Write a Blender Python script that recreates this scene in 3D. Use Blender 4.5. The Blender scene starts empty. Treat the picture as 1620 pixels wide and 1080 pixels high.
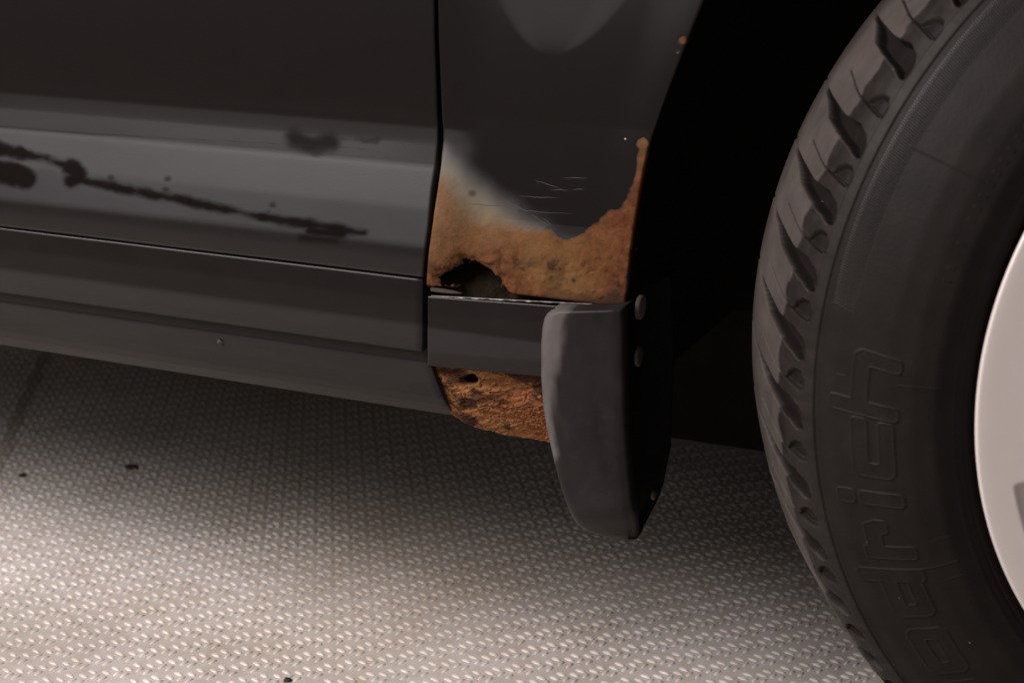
import bpy, math
import numpy as np
from mathutils import Matrix, Vector
rad = math.radians
S = bpy.context.scene
COL = S.collection
RNG = np.random.default_rng(7)

# ------------------------------------------------------------------ camera
PITCH, YAW, ROLL, FPX = rad(15.4), rad(22.2), rad(1.5), 2380.0
cp, sp, cy, sy, cr, sr = math.cos(PITCH), math.sin(PITCH), math.cos(YAW), math.sin(YAW), math.cos(ROLL), math.sin(ROLL)
FW = np.array([-sy*cp, cy*cp, -sp]); R0 = np.array([cy, sy, 0.]); U0 = np.cross(R0, FW)
RT = cr*R0 + sr*U0; UP = -sr*R0 + cr*U0
CP = np.array([0, 0, .532])
cam_d = bpy.data.cameras.new("camera"); cam = bpy.data.objects.new("camera", cam_d); COL.objects.link(cam)
m = Matrix.Identity(4)
for i in range(3):
    m[i][0], m[i][1], m[i][2], m[i][3] = RT[i], UP[i], -FW[i], CP[i]
cam.matrix_world = m
cam_d.sensor_width = 36; cam_d.lens = FPX/1620*36; cam_d.clip_start = .05; cam_d.clip_end = 100
cam_d.dof.use_dof = True; cam_d.dof.focus_distance = .97; cam_d.dof.aperture_fstop = 9
S.camera = cam
# ------------------------------------------------------------------ world, lamp and fill light
w = bpy.data.worlds.new("World"); S.world = w; w.use_nodes = True
bg = w.node_tree.nodes["Background"]; bg.inputs[0].default_value = (1, .95, .93, 1); bg.inputs[1].default_value = .13
S.view_settings.view_transform = 'Standard'; S.view_settings.look = 'None'; S.view_settings.exposure = 0; S.view_settings.gamma = 1
def area(name, loc, tgt, sx, sy_, power, col):
    l = bpy.data.lights.new(name, 'AREA'); l.shape = 'RECTANGLE'; l.size = sx; l.size_y = sy_; l.energy = power; l.color = col
    o = bpy.data.objects.new(name, l); COL.objects.link(o); o.location = loc
    o.rotation_euler = (Vector(tgt)-Vector(loc)).to_track_quat('-Z', 'Y').to_euler(); return o
area("hall_lamp", (-1.75, -.55, 1.80), (-.45, .95, .05), 1.7, 1.2, 132, (1, .925, .905))

area("low_fill_light", (-.9, -3.2, 1.72), (-.5, 1.2, .1), 7.0, 2.0, 40, (1, .94, .91))  # unseen fill added to brighten the floor under the car
# ------------------------------------------------------------------ helpers
def at(x, y, Y=None, Z=None, X=None):
    d = FW + RT*(x-810)/FPX - UP*(y-540)/FPX
    t = Y/d[1] if Y is not None else ((Z-CP[2])/d[2] if Z is not None else (X-CP[0])/d[0])
    return CP + d*t
def pix(P):
    v = P-CP; d = v@FW
    return np.stack([810+FPX*(v@RT)/d, 540-FPX*(v@UP)/d], -1)
def sstep(a, b, x):
    t = np.clip((x-a)/(b-a), 0, 1); return t*t*(3-2*t)
def vnoise(x, y, seed=0):
    xi = np.floor(x).astype(np.int64); yi = np.floor(y).astype(np.int64); xf = x-xi; yf = y-yi
    def h(i, j):
        n = (i*374761393 + j*668265263 + seed*1442695041) & 0xffffffff
        n = ((n ^ (n >> 13))*1274126177) & 0xffffffff
        return ((n ^ (n >> 16)) & 0xffff)/65535.
    u = xf*xf*(3-2*xf); v = yf*yf*(3-2*yf)
    return (h(xi, yi)*(1-u)+h(xi+1, yi)*u)*(1-v) + (h(xi, yi+1)*(1-u)+h(xi+1, yi+1)*u)*v
def fbm(x, y, oct=4, seed=0):
    s = 0; a = .5; tot = 0
    for k in range(oct):
        s = s + a*vnoise(x, y, seed+k); tot += a; a *= .5; x = x*2.03+17; y = y*2.03+5
    return s/tot
def sdpoly(px, py, poly):
    poly = np.asarray(poly, float); d = np.full(px.shape, 1e18); ins = np.zeros(px.shape, bool)
    n = len(poly)
    for i in range(n):
        a = poly[i]; b = poly[(i+1) % n]; e = b-a
        wx, wy = px-a[0], py-a[1]
        t = np.clip((wx*e[0]+wy*e[1])/(e@e+1e-12), 0, 1)
        d = np.minimum(d, (wx-e[0]*t)**2+(wy-e[1]*t)**2)
        c = ((a[1] > py) != (b[1] > py)) & (px < (b[0]-a[0])*(py-a[1])/(b[1]-a[1]+1e-12)+a[0])
        ins ^= c
    d = np.sqrt(d); return np.where(ins, -d, d)
def sdline(px, py, pts):
    d = np.full(px.shape, 1e18)
    for a, b in zip(pts[:-1], pts[1:]):
        a = np.array(a, float); b = np.array(b, float); e = b-a
        wx, wy = px-a[0], py-a[1]; t = np.clip((wx*e[0]+wy*e[1])/(e@e+1e-12), 0, 1)
        d = np.minimum(d, (wx-e[0]*t)**2+(wy-e[1]*t)**2)
    return np.sqrt(d)
def sdsq(px, py, pts):
    d = np.full(px.shape, 1e18)
    for a, b in zip(pts[:-1], pts[1:]):
        a = np.array(a, float); b = np.array(b, float); e = b-a
        wx, wy = px-a[0], py-a[1]; t = np.clip((wx*e[0]+wy*e[1])/(e@e+1e-12), 0, 1)
        d = np.minimum(d, ((wx-e[0]*t)**4+(wy-e[1]*t)**4)**.25)
    return d
def mesh_obj(name, V, Fq, mat=None, parent=None, smooth=True, attrs=None, origin=None):
    V = np.asarray(V, float).reshape(-1, 3)
    if origin is not None: V = V-np.asarray(origin)
    me = bpy.data.meshes.new(name)
    if isinstance(Fq, np.ndarray):
        k = Fq.shape[1]; me.vertices.add(len(V)); me.vertices.foreach_set('co', V.astype(np.float32).ravel())
        me.loops.add(Fq.size); me.loops.foreach_set('vertex_index', Fq.astype(np.int32).ravel())
        me.polygons.add(len(Fq)); me.polygons.foreach_set('loop_start', np.arange(0, Fq.size, k, dtype=np.int32))
        me.update(calc_edges=True)
    else:
        me.from_pydata([tuple(v) for v in V], [], [tuple(f) for f in Fq]); me.update()
    if attrs:
        for n, a in attrs.items():
            at_ = me.attributes.new(n, 'FLOAT', 'POINT'); at_.data.foreach_set('value', np.asarray(a, np.float32).ravel())
    me.polygons.foreach_set('use_smooth', [smooth]*len(me.polygons))
    if mat: me.materials.append(mat)
    o = bpy.data.objects.new(name, me); COL.objects.link(o)
    if origin is not None: o.location = origin
    if parent:
        o.parent = parent
    return o
def gridfaces(nr, nc, keep=None, flip=False, wrap=False):
    i, j = np.meshgrid(np.arange(nr-1), np.arange(nc-1 if not wrap else nc), indexing='ij')
    j2 = (j+1) % nc
    f = np.stack([i*nc+j, i*nc+j2, (i+1)*nc+j2, (i+1)*nc+j], -1).reshape(-1, 4)
    if flip: f = f[:, ::-1]
    if keep is not None: f = f[keep.reshape(-1)]
    return np.ascontiguousarray(f)
def tag(o, label=None, cat=None, group=None, kind=None):
    if label: o['label'] = label
    if cat: o['category'] = cat
    if group: o['group'] = group
    if kind: o['kind'] = kind
    return o

# ------------------------------------------------------------------ materials
class M:
    def __init__(s, name):
        s.m = bpy.data.materials.new(name); s.m.use_nodes = True; s.t = s.m.node_tree; s.b = s.t.nodes['Principled BSDF']
    def n(s, typ, **kw):
        nd = s.t.nodes.new(typ)
        for k, v in kw.items():
            if k.startswith('i_'):
                nd.inputs[k[2:].replace('_', ' ')].default_value = v
            else: setattr(nd, k, v)
        return nd
    def l(s, a, b): s.t.links.new(a, b)
    def noise(s, scale, detail=4, rough=.55, vec=None, dist=0):
        nd = s.n('ShaderNodeTexNoise'); nd.inputs['Scale'].default_value = scale; nd.inputs['Detail'].default_value = detail
        nd.inputs['Roughness'].default_value = rough; nd.inputs['Distortion'].default_value = dist
        s.l(vec if vec else s.obj(), nd.inputs['Vector']); return nd.outputs['Fac']
    def obj(s):
        if not hasattr(s, '_tc'): s._tc = s.n('ShaderNodeTexCoord')
        return s._tc.outputs['Object']
    def ramp(s, fac, stops):
        r = s.n('ShaderNodeValToRGB'); e = r.color_ramp.elements
        while len(e) < len(stops): e.new(.5)
        for el, (p, c) in zip(e, stops):
            el.position = p; el.color = (*c, 1) if not isinstance(c, (int, float)) else (c, c, c, 1)
        s.l(fac, r.inputs[0]); return r.outputs[0]
    def mix(s, fac, a, b):
        x = s.n('ShaderNodeMix', data_type='RGBA')
        for sock, v in ((x.inputs[0], fac), (x.inputs[6], a), (x.inputs[7], b)):
            if isinstance(v, (int, float)): sock.default_value = v
            elif isinstance(v, tuple): sock.default_value = (*v, 1)
            else: s.l(v, sock)
        return x.outputs[2]
    def math(s, op, a, b=None, clamp=False):
        x = s.n('ShaderNodeMath', operation=op, use_clamp=clamp)
        for k, v in enumerate((a, b)):
            if v is None: continue
            if isinstance(v, (int, float)): x.inputs[k].default_value = v
            else: s.l(v, x.inputs[k])
        return x.outputs[0]
    def attr(s, name): return s.n('ShaderNodeAttribute', attribute_name=name).outputs['Fac']
    def set(s, **kw):
        for k, v in kw.items():
            sock = s.b.inputs[k.replace('_', ' ')]
            if isinstance(v, (int, float)): sock.default_value = v
            elif isinstance(v, tuple): sock.default_value = (*v, 1)
            else: s.l(v, sock)
        return s
    def bump(s, h, strength=.5, dist=.001, prev=None):
        b = s.n('ShaderNodeBump'); b.inputs['Strength'].default_value = strength; b.inputs['Distance'].default_value = dist
        s.l(h, b.inputs['Height'])
        if prev: s.l(prev, b.inputs['Normal'])
        s.last = b.outputs[0]; s.l(b.outputs[0], s.b.inputs['Normal']); return b.outputs[0]

def speck(mt, scale, thr, seedoff=0.):
    v = mt.n('ShaderNodeTexVoronoi'); v.inputs['Scale'].default_value = scale
    mp = mt.n('ShaderNodeMapping'); mp.inputs['Location'].default_value = (seedoff, seedoff*.7, 0); mt.l(mt.obj(), mp.inputs[0]); mt.l(mp.outputs[0], v.inputs['Vector'])
    sep = mt.n('ShaderNodeSeparateColor'); mt.l(v.outputs['Color'], sep.inputs[0])
    size = mt.math('MULTIPLY', sep.outputs[0], .10)
    a = mt.math('LESS_THAN', v.outputs['Distance'], size)
    b = mt.math('GREATER_THAN', sep.outputs[1], thr)
    return mt.math('MULTIPLY', a, b)
PAINT = (.0052, .0040, .0037)
def paint_base(name, palecol=(.0155, .0150, .0170), dust_light=None, rough=.22, chips=.975, spec=.42, dark_refl=False):
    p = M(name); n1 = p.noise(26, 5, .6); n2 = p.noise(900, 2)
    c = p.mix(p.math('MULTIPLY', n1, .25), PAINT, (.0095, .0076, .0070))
    if dust_light is not None: c = p.mix(dust_light(p), c, palecol)
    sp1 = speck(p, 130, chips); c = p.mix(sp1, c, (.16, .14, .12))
    p.set(Base_Color=c, Specular_IOR_Level=p.math('SUBTRACT', spec, p.math('MULTIPLY', p.attr('dark_refl'), .34)) if dark_refl else spec)
    r = p.ramp(n1, [(.3, rough), (.7, rough+.10)]) if dust_light is None else p.math('ADD', p.math('MULTIPLY', dust_light(p), .22), rough)
    p.set(Roughness=r); p.bump(n2, .06, .0004); return p

def mk_rust(p, base, k=.54, sc=150, dk=(.012, .006, .004)):
    """blend rust over a paint colour, driven by the mesh attributes rust / haze / tone"""
    ra = p.attr('rust'); hz = p.attr('haze'); tn = p.attr('tone')
    n1 = p.noise(38, 6, .62); n2 = p.noise(sc, 6, .65, dist=.6); n3 = p.noise(520, 5, .7); n4 = p.noise(14, 3)
    rust = p.ramp(n2, [(.26, (0.0396, 0.0132, 0.0053)), (.42, (0.1320, 0.0475, 0.0158)), (.55, (0.1980, 0.0805, 0.0297)), (.72, (0.2508, 0.1254, 0.0561))])
    pale = p.ramp(n1, [(.3, (0.155, 0.074, 0.032)), (.52, (0.210, 0.112, 0.053)), (.75, (0.240, 0.145, 0.078))])
    vr = p.n('ShaderNodeVectorMath', operation='MULTIPLY'); vr.inputs[1].default_value = (.74, .60, .52); p.l(rust, vr.inputs[0]); rust = vr.outputs[0]
    rc = p.mix(tn, rust, pale)
    rc = p.mix(p.math('MULTIPLY', p.ramp(n3, [(.52, 0), (.72, 1)]), .55), rc, (.095, .042, .022))
    rc = p.mix(p.math('MULTIPLY', p.ramp(n4, [(.45, 0), (.65, 1)]), .40), rc, (.27, .155, .052))
    vm = p.n('ShaderNodeVectorMath', operation='SCALE'); vm.inputs['Scale'].default_value = k; p.l(rc, vm.inputs[0]); rc = vm.outputs[0]
    hc = p.mix(p.ramp(hz, [(.25, 0), (.9, 1)]), (.045, .046, .050), p.ramp(n1, [(.35, (.072, .066, .050)), (.65, (.125, .098, .062))]))
    edge = p.math('ADD', ra, p.math('MULTIPLY', p.math('SUBTRACT', n2, .5), .35))
    m1 = p.ramp(edge, [(.18, 0), (.80, 1)])
    c = p.mix(p.math('MULTIPLY', hz, .9), base, hc); c = p.mix(m1, c, rc)
    pt = p.attr('pit'); c = p.mix(pt, c, dk)
    return c, m1, n2, n3, hz

# paint + rust (fender)
p = M('black_paint_with_rust'); n0 = p.noise(26, 5, .6)
basec = p.mix(p.math('MULTIPLY', n0, .25), PAINT, (.0095, .0076, .0070)); basec = p.mix(speck(p, 150, .985, 3.), basec, (.28, .24, .2))
c, m1, n2, n3, hz = mk_rust(p, basec)
p.set(Base_Color=c, Roughness=p.math('ADD', p.math('MULTIPLY', p.math('MAXIMUM', m1, hz), .55), .15), Specular_IOR_Level=p.math('SUBTRACT', .36, p.math('MULTIPLY', m1, .28)))
p.bump(p.math('MULTIPLY', p.math('SUBTRACT', p.math('ADD', n2, n3), 1.), m1), .4, .0011)
MAT_FENDER = p.m
p = M('flaking_rust')
p_ = mk_rust(p, PAINT, 1.2, 85, (.035, .014, .008)); p.set(Base_Color=p_[0], Roughness=.8, Specular_IOR_Level=.12); p.bump(p.math('ADD', p_[2], p_[3]), .35, .0016); MAT_RUST = p.m
# door paint: lamp reflection on lower band painted pale, darker reflections painted through it
MAT_DOOR = paint_base('black_paint_band_refl', dust_light=lambda p: p.attr('dust_light'), chips=.975, spec=.27, rough=.19, dark_refl=True).m
MAT_PAINT = paint_base('black_paint').m
MAT_TRIM = paint_base('sill_plastic', dust_light=lambda p: p.attr('dust_light'), palecol=(.020, .0178, .0182), rough=.24, chips=.993, spec=.13).m
# flap plastic
p = M('flap_plastic'); n = p.noise(60, 5); sc = p.math('ADD', p.attr('dust_light'), p.math('MULTIPLY', p.ramp(p.noise(42, 6, .7, dist=1.2), [(.52, 0), (.75, 1)]), .07))
p.set(Base_Color=p.mix(sc, p.mix(n, (.0055, .0048, .0047), (.0090, .0078, .0075)), (.080, .071, .071)), Roughness=.38, Specular_IOR_Level=.08); p.bump(p.noise(1400, 2), .15, .0004); MAT_FLAP = p.m
# rubber
p = M('tyre_rubber'); n = p.noise(45, 5); n2 = p.noise(420, 4); d = p.attr('dust_light')
c = p.mix(n, (.0055, .0045, .0042), (.0100, .0080, .0074))
dd = p.math('MULTIPLY', d, p.ramp(n, [(.25, .55), (.7, 1.)]))
c = p.mix(dd, c, (.060, .050, .046)); c = p.mix(p.math('MULTIPLY', speck(p, 210, .955), .8), c, (.20, .165, .13))
p.set(Base_Color=c, Roughness=.52, Specular_IOR_Level=.08); p.bump(n2, .25, .0006); MAT_TYRE = p.m
p = M('rubber_ribs'); p.set(Base_Color=(.016, .0135, .0125), Roughness=.5); MAT_RIBS = p.m
p = M('silver_wheel_cover'); n = p.noise(70, 4)
p.set(Base_Color=p.mix(n, (.57, .515, .497), (.61, .552, .535)), Roughness=.38, Metallic=.15); p.bump(p.noise(900, 2), .05, .0003); MAT_COVER = p.m
p = M('wheel_dark_steel'); p.set(Base_Color=(.02, .018, .018), Roughness=.6); MAT_STEEL = p.m
p = M('black_liner'); n = p.noise(30, 4); p.set(Base_Color=p.mix(n, (.006, .005, .0045), (.014, .011, .008)), Roughness=.9, Specular_IOR_Level=.04); MAT_LINER = p.m
p = M('inner_panel_dirt'); n = p.noise(120, 6, .7); p.set(Base_Color=p.ramp(n, [(.3, (.012, .009, .007)), (.55, (.009, .006, .0035)), (.75, (.026, .017, .009))]), Roughness=.95, Specular_IOR_Level=.05); p.bump(n, .9, .004); MAT_INNER = p.m
p = M('screw_metal'); p.set(Base_Color=(.030, .026, .020), Metallic=.3, Roughness=.45); MAT_SCREW = p.m
p = M('rusty_clip'); n = p.noise(300, 4); p.set(Base_Color=p.mix(n, (.016, .009, .006), (.035, .023, .016)), Roughness=.8); MAT_CLIP = p.m
p = M('bare_worn_edge'); n = p.noise(400, 4); p.set(Base_Color=p.mix(n, (.05, .045, .042), (.34, .30, .28)), Roughness=.5); MAT_WORN = p.m
p = M('fine_scratch'); p.set(Base_Color=(.034, .029, .026), Roughness=.5); MAT_SCR = p.m
# floor
def floor_mat(name, k):
    p = M(name); n1 = p.noise(5, 6, .6); n2 = p.noise(60, 5, .6); n3 = p.noise(2.2, 3); nb = p.noise(130, 4)
    c = p.ramp(n1, [(.3, (.37*k, .334*k, .308*k)), (.5, (.48*k, .440*k, .416*k)), (.7, (.58*k, .538*k, .522*k))])
    c = p.mix(p.math('MULTIPLY', p.ramp(n2, [(.42, 0), (.66, 1)]), .42), c, (.33*k, .27*k, .21*k))
    c = p.mix(p.math('MULTIPLY', p.ramp(n3, [(.46, 0), (.66, 1)]), .45), c, (.36*k, .28*k, .20*k))
    p.set(Base_Color=c, Roughness=p.ramp(nb, [(.3, .36), (.7, .55)]), Metallic=.12, Specular_IOR_Level=.35); p.bump(nb, .2, .0008); return p
MAT_FLOOR = floor_mat('checker_plate', 1.0).m
MAT_BAR = floor_mat('worn_plate_bar', 1.17); MAT_BAR.set(Roughness=.32); MAT_BAR = MAT_BAR.m
p = M('dark_seam_dirt'); n = p.noise(120, 4); p.set(Base_Color=p.mix(n, (.22, .17, .13), (.46, .40, .35)), Roughness=.9); MAT_SEAM = p.m
p = M('dark_grit'); p.set(Base_Color=(.014, .011, .010), Roughness=.8); MAT_GRIT = p.m

# ------------------------------------------------------------------ floor
fl = mesh_obj('floor', [(-7, -5, 0), (7, -5, 0), (7, 8, 0), (-7, 8, 0)], [(0, 1, 2, 3)], MAT_FLOOR, smooth=False); tag(fl, kind='structure')
# raised bars of the checker plate, measured lattice (two bars one way, two across)
v1 = np.array([.01145, .01130]); v2 = np.array([.0119, -.0211])
def bars():
    A = np.stack([v1, v2], 1)
    cells = np.stack(np.meshgrid(np.arange(-160, 160), np.arange(-120, 120), indexing='ij'), -1).reshape(-1, 2)
    base = cells@A.T + np.array([-.40, .99])
    P = []; ang = []
    for off, a in (((0, 0), -12.5), ((.0090, .0038), -12.5), ((.0061, -.0052), 76), ((.0127, -.0054), 76)):
        P.append(base+np.array(off)); ang.append(np.full(len(base), a))
    P = np.concatenate(P); ang = np.radians(np.concatenate(ang))
    px = pix(np.column_stack([P, np.zeros(len(P))]))
    m_ = (P[:, 1] > .55) & (P[:, 1] < 2.6) & (P[:, 0] > -2.2) & (P[:, 0] < .35) & (px[:, 0] > -220) & (px[:, 0] < 1840) & (px[:, 1] < 1260) & (px[:, 1] > 430)
    P = P[m_]; ang = ang[m_] + RNG.normal(0, .03, m_.sum())
    P += RNG.normal(0, .00018, P.shape); n = len(P)
    wear = .62+.5*fbm(P[:, 0]*9, P[:, 1]*9, 3, 5)
    L = .0094*(1+RNG.normal(0, .05, n)); Wd = .0033*(1+RNG.normal(0, .08, n)); H = .0019*wear
    # outline of 8 and a ridge of 3
    t = np.array([(-.5, 0), (-.3, -.42), (0, -.5), (.3, -.42), (.5, 0), (.3, .42), (0, .5), (-.3, .42)])
    rid = np.array([(-.27, 0, .8), (0, 0, 1.), (.27, 0, .8)])
    loc = np.concatenate([np.column_stack([t, np.full(8, -.05)]), rid])
    X = loc[None, :, 0]*L[:, None]; Y = loc[None, :, 1]*Wd[:, None]; Z = loc[None, :, 2]*H[:, None]
    c, s = np.cos(ang)[:, None], np.sin(ang)[:, None]
    V = np.stack([P[:, :1]+X*c-Y*s, P[:, 1:]+X*s+Y*c, Z], -1).reshape(-1, 3)
    T = np.array([(0, 1, 8), (1, 2, 8), (2, 9, 8), (2, 3, 9), (3, 10, 9), (3, 4, 10), (4, 5, 10), (5, 6, 10), (6, 9, 10), (6, 7, 9), (7, 8, 9), (7, 0, 8)])
    Fc = (T[None]+11*np.arange(n)[:, None, None]).reshape(-1, 3)
    return V, Fc
V, Fc = bars()
tr = mesh_obj('floor_tread_bars', V, Fc, MAT_BAR, smooth=True)
tag(tr, 'small raised bars in alternating pairs on the worn grey checker plate floor', 'floor tread', kind='stuff')
# seam between two plates, running under the car at far left
a, b = at(-60, 860, Z=.0006), at(85, 530, Z=.0006); d = (b-a)/np.linalg.norm(b-a); nn = np.array([-d[1], d[0], 0])
SV = []
for i in range(41):
    q = a-d*.1+(b-a+d*.2)*i/40; wv = .0065*(1+.35*math.sin(i*1.7)); SV += [q-nn*wv, q+nn*wv+np.array([0, 0, .0004])]
sm = mesh_obj('floor_seam', SV, [(2*i, 2*i+2, 2*i+3, 2*i+1) for i in range(40)], MAT_SEAM, smooth=False); tag(sm, kind='structure')
def grit(px, py, rx, ry, rz, label, mat=MAT_GRIT, seed=0, name='grit'):
    c = at(px, py, Z=0); r = np.random.default_rng(seed); V = []; n = 12
    for k, (s, h) in enumerate(((1, -.1), (.98, .35), (.7, .8), (.3, 1.))):
        for i in range(n):
            a_ = 2*math.pi*i/n; q = 1+.16*r.normal()
            V.append((s*rx*q*math.cos(a_), s*ry*q*math.sin(a_), rz*h*(1+.1*r.normal())))
    V.append((0, 0, rz)); F_ = []
    for k in range(3):
        for i in range(n): F_.append((k*n+i, k*n+(i+1) % n, (k+1)*n+(i+1) % n, (k+1)*n+i))
    for i in range(n): F_.append((3*n+i, 3*n+(i+1) % n, 4*n))
    o = mesh_obj(name, V, F_, mat); o.location = (c[0], c[1], .0003); tag(o, label, 'grit'); return o
grit(207, 740, .0078, .0062, .003, 'largest black lump of grit lying on the checker plate floor left of centre', seed=1).rotation_euler = (0, 0, .3)
grit(35, 752, .0048, .0040, .0016, 'small flat dark crumb on the floor near the plate seam at far left', seed=2)
grit(454, 1076, .0030, .0030, .002, 'tiny dark crumb on the bright floor at the bottom edge', seed=3)

# ------------------------------------------------------------------ car
car = bpy.data.objects.new('car', None); COL.objects.link(car); car.location = (0, .84, 0)
tag(car, 'black car with rusted-through front fender and silver wheel cover on checker plate floor', 'car')
CO = np.array([0, .84, 0])
def part(name, V, F_, mat, parent=car, smooth=True, attrs=None, label=None):
    o = mesh_obj(name, np.asarray(V, float).reshape(-1, 3)-CO, F_, mat, parent, smooth, attrs)
    if label: o['label'] = label
    return o
def zc(z84, Y): return .532-(.532-z84)*Y/.84
PROF = np.array([(.75, .870), (.62, .851), (.50, .8425), (.412, .8405), (.404, .8393), (.388, .8361), (.3872, .8361), (.386, .8356), (.36, .8295), (.340, .8258), (.334, .8247), (.328, .8243), (.317, .8240)])
PZ = zc(PROF[:, 0], PROF[:, 1])
def Yd(z):
    f = lambda q: np.interp(q, PZ[::-1], PROF[::-1, 1])
    return sum(f(z+k)*math.exp(-(k/.0022)**2) for k in np.linspace(-.0045, .0045, 9))/sum(math.exp(-(k/.0022)**2) for k in np.linspace(-.0045, .0045, 9))
def edge_x(pts, Yf):
    """world x of an edge traced down the picture, on the surface Yf(z) -> function of z"""
    zs, xs = [], []
    for x, y in pts:
        Y = .835
        for _ in range(4): P = at(x, y, Y=Y); Y = float(Yf(P[2]))
        P = at(x, y, Y=Y); zs.append(P[2]); xs.append(P[0])
    zs, xs = np.array(zs), np.array(xs); o = np.argsort(zs); return lambda z: np.interp(z, zs[o], xs[o])
DE = edge_x([(683, -120), (684, 0), (684.5, 60), (687, 120), (689, 180), (690, 225), (687, 262), (681, 298), (675, 360), (668, 415), (666.5, 438)], Yd)
FE = edge_x([(694, -120), (695, 0), (696, 60), (698.5, 120), (701, 180), (703, 225), (700, 262), (695, 298), (686, 360), (679, 415), (677, 445)], Yd)
# ---- door
zr = np.concatenate([np.linspace(1.05, .62, 8)[:-1], np.linspace(.62, .43, 25)[:-1], np.arange(.43, zc(.3165, .824), -.0008)])
def Yfull(z): return np.where(z > .75, .872, Yd(np.minimum(z, .75)))
ux = np.concatenate([-np.linspace(1.2, .42, 12)[:-1], -np.arange(.42, .0, -.0016), [0]])
Xg = DE(np.minimum(zr, .55))[:, None]+ux[None, :]; Zg = np.repeat(zr[:, None], len(ux), 1); Yg = Yfull(Zg)
Yg = Yg + .00015*np.sin(Xg*37+1)*1.0
P = np.stack([Xg, Yg, Zg], -1); pp = pix(P.reshape(-1, 3)).reshape(*Xg.shape, 2); qx, qy = pp[..., 0], pp[..., 1]
z84 = .532-(.532-Zg)*.84/Yg
nz = fbm(Xg*90, Zg*260, 4, 3); wob = (fbm(Xg*70, Zg*70, 4, 11)-.5)
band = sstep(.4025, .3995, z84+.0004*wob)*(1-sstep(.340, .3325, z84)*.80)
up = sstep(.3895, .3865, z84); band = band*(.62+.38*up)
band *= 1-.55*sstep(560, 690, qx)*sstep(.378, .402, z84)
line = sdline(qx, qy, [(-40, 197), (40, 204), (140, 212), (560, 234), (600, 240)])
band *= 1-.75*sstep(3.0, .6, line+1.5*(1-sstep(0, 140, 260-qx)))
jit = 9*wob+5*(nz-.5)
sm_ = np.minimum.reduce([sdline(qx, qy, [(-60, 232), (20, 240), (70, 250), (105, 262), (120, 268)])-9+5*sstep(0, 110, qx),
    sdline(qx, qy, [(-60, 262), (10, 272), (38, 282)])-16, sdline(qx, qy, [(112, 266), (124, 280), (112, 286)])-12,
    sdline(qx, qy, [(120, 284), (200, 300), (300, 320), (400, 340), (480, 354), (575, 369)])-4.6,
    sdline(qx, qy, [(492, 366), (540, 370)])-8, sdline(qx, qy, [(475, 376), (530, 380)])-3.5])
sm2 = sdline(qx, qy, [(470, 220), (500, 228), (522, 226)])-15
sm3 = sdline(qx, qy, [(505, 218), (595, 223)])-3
dark_refl = np.maximum.reduce([sstep(7, -6, sm_+1.35*jit), sstep(11, -10, sm2+1.5*jit)*.95, sstep(5, -4, sm3+1.4*jit)*.6])  # dark reflection streaks on the band, painted into colour and gloss
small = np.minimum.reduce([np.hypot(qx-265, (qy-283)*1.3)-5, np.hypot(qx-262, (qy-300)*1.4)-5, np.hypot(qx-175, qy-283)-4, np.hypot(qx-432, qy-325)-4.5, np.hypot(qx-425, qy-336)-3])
dark_refl = np.maximum(dark_refl, .45*sstep(3, -3, small+jit*.8))
dust_light = band*(.70+.35*fbm(Xg*14, Zg*50, 4, 8))*(1-dark_refl)*.92  # pale reflection along the band, put into the paint colour
dust_light = np.clip(dust_light+.02*(z84 < .42), 0, 1)
Vd = [P]; At = [dust_light]; As = dark_refl*band.clip(.5, 1)
for dx, dy in ((.0008, .0003), (.0014, .0013), (.0015, .02)):
    E_ = P[:, -1:, :]+np.array([dx, dy, 0]); Vd.append(E_); At.append(dust_light[:, -1:]*.6)
Pd = np.concatenate(Vd, 1); Ad = np.concatenate(At, 1)
rows = [Pd]; ra = [Ad]
for dz, dy in ((-.0008, .0003), (-.0013, .0013), (-.0014, .02)):
    rows.append(Pd[-1:]+np.array([0, dy, dz])); ra.append(Ad[-1:]*.5)
Pd = np.concatenate(rows, 0); Ad = np.concatenate(ra, 0); As = np.pad(As, ((0, Pd.shape[0]-As.shape[0]), (0, Pd.shape[1]-As.shape[1])), 'edge')
door = part('front_door', Pd, gridfaces(Pd.shape[0], Pd.shape[1], flip=True), MAT_DOOR, attrs={'dust_light': Ad, 'dark_refl': As}, label='black door bottom with a flared band, pale and dark reflections painted in')

# ---- fender
ARC = [(1110, 0), (1086, 60), (1064, 118), (1045, 170), (1030, 216), (1021, 245), (1010, 292), (998, 350), (989, 400), (985, 440), (983, 474)]
def Yf_mid(z): return Yd(z)
AE0 = edge_x(ARC, Yd); ztop = at(1110, 0, Y=.84)[2]; WC = np.array([.099, .965, .31])
RA = math.hypot(AE0(ztop)-WC[0], ztop-WC[2])
def AE(z):
    z = np.asarray(z, float); c_ = WC[0]-np.sqrt(np.maximum(RA**2-(z-WC[2])**2, 1e-6)); return np.where(z < ztop, AE0(z), c_)
zb = at(820, 468, Y=.824)[2]
zr = np.concatenate([np.linspace(.60, .50, 14)[:-1], np.arange(.50, .365, -.0009), np.arange(.365, zb-.0004, -.0005)])
nu = 240; u_ = np.linspace(0, 1, nu)
FEz = FE(np.minimum(zr, .56)); AEz = AE(zr); Xg = FEz[:, None]*(1-u_)+AEz[:, None]*u_; Zg = np.repeat(zr[:, None], nu, 1)
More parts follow.
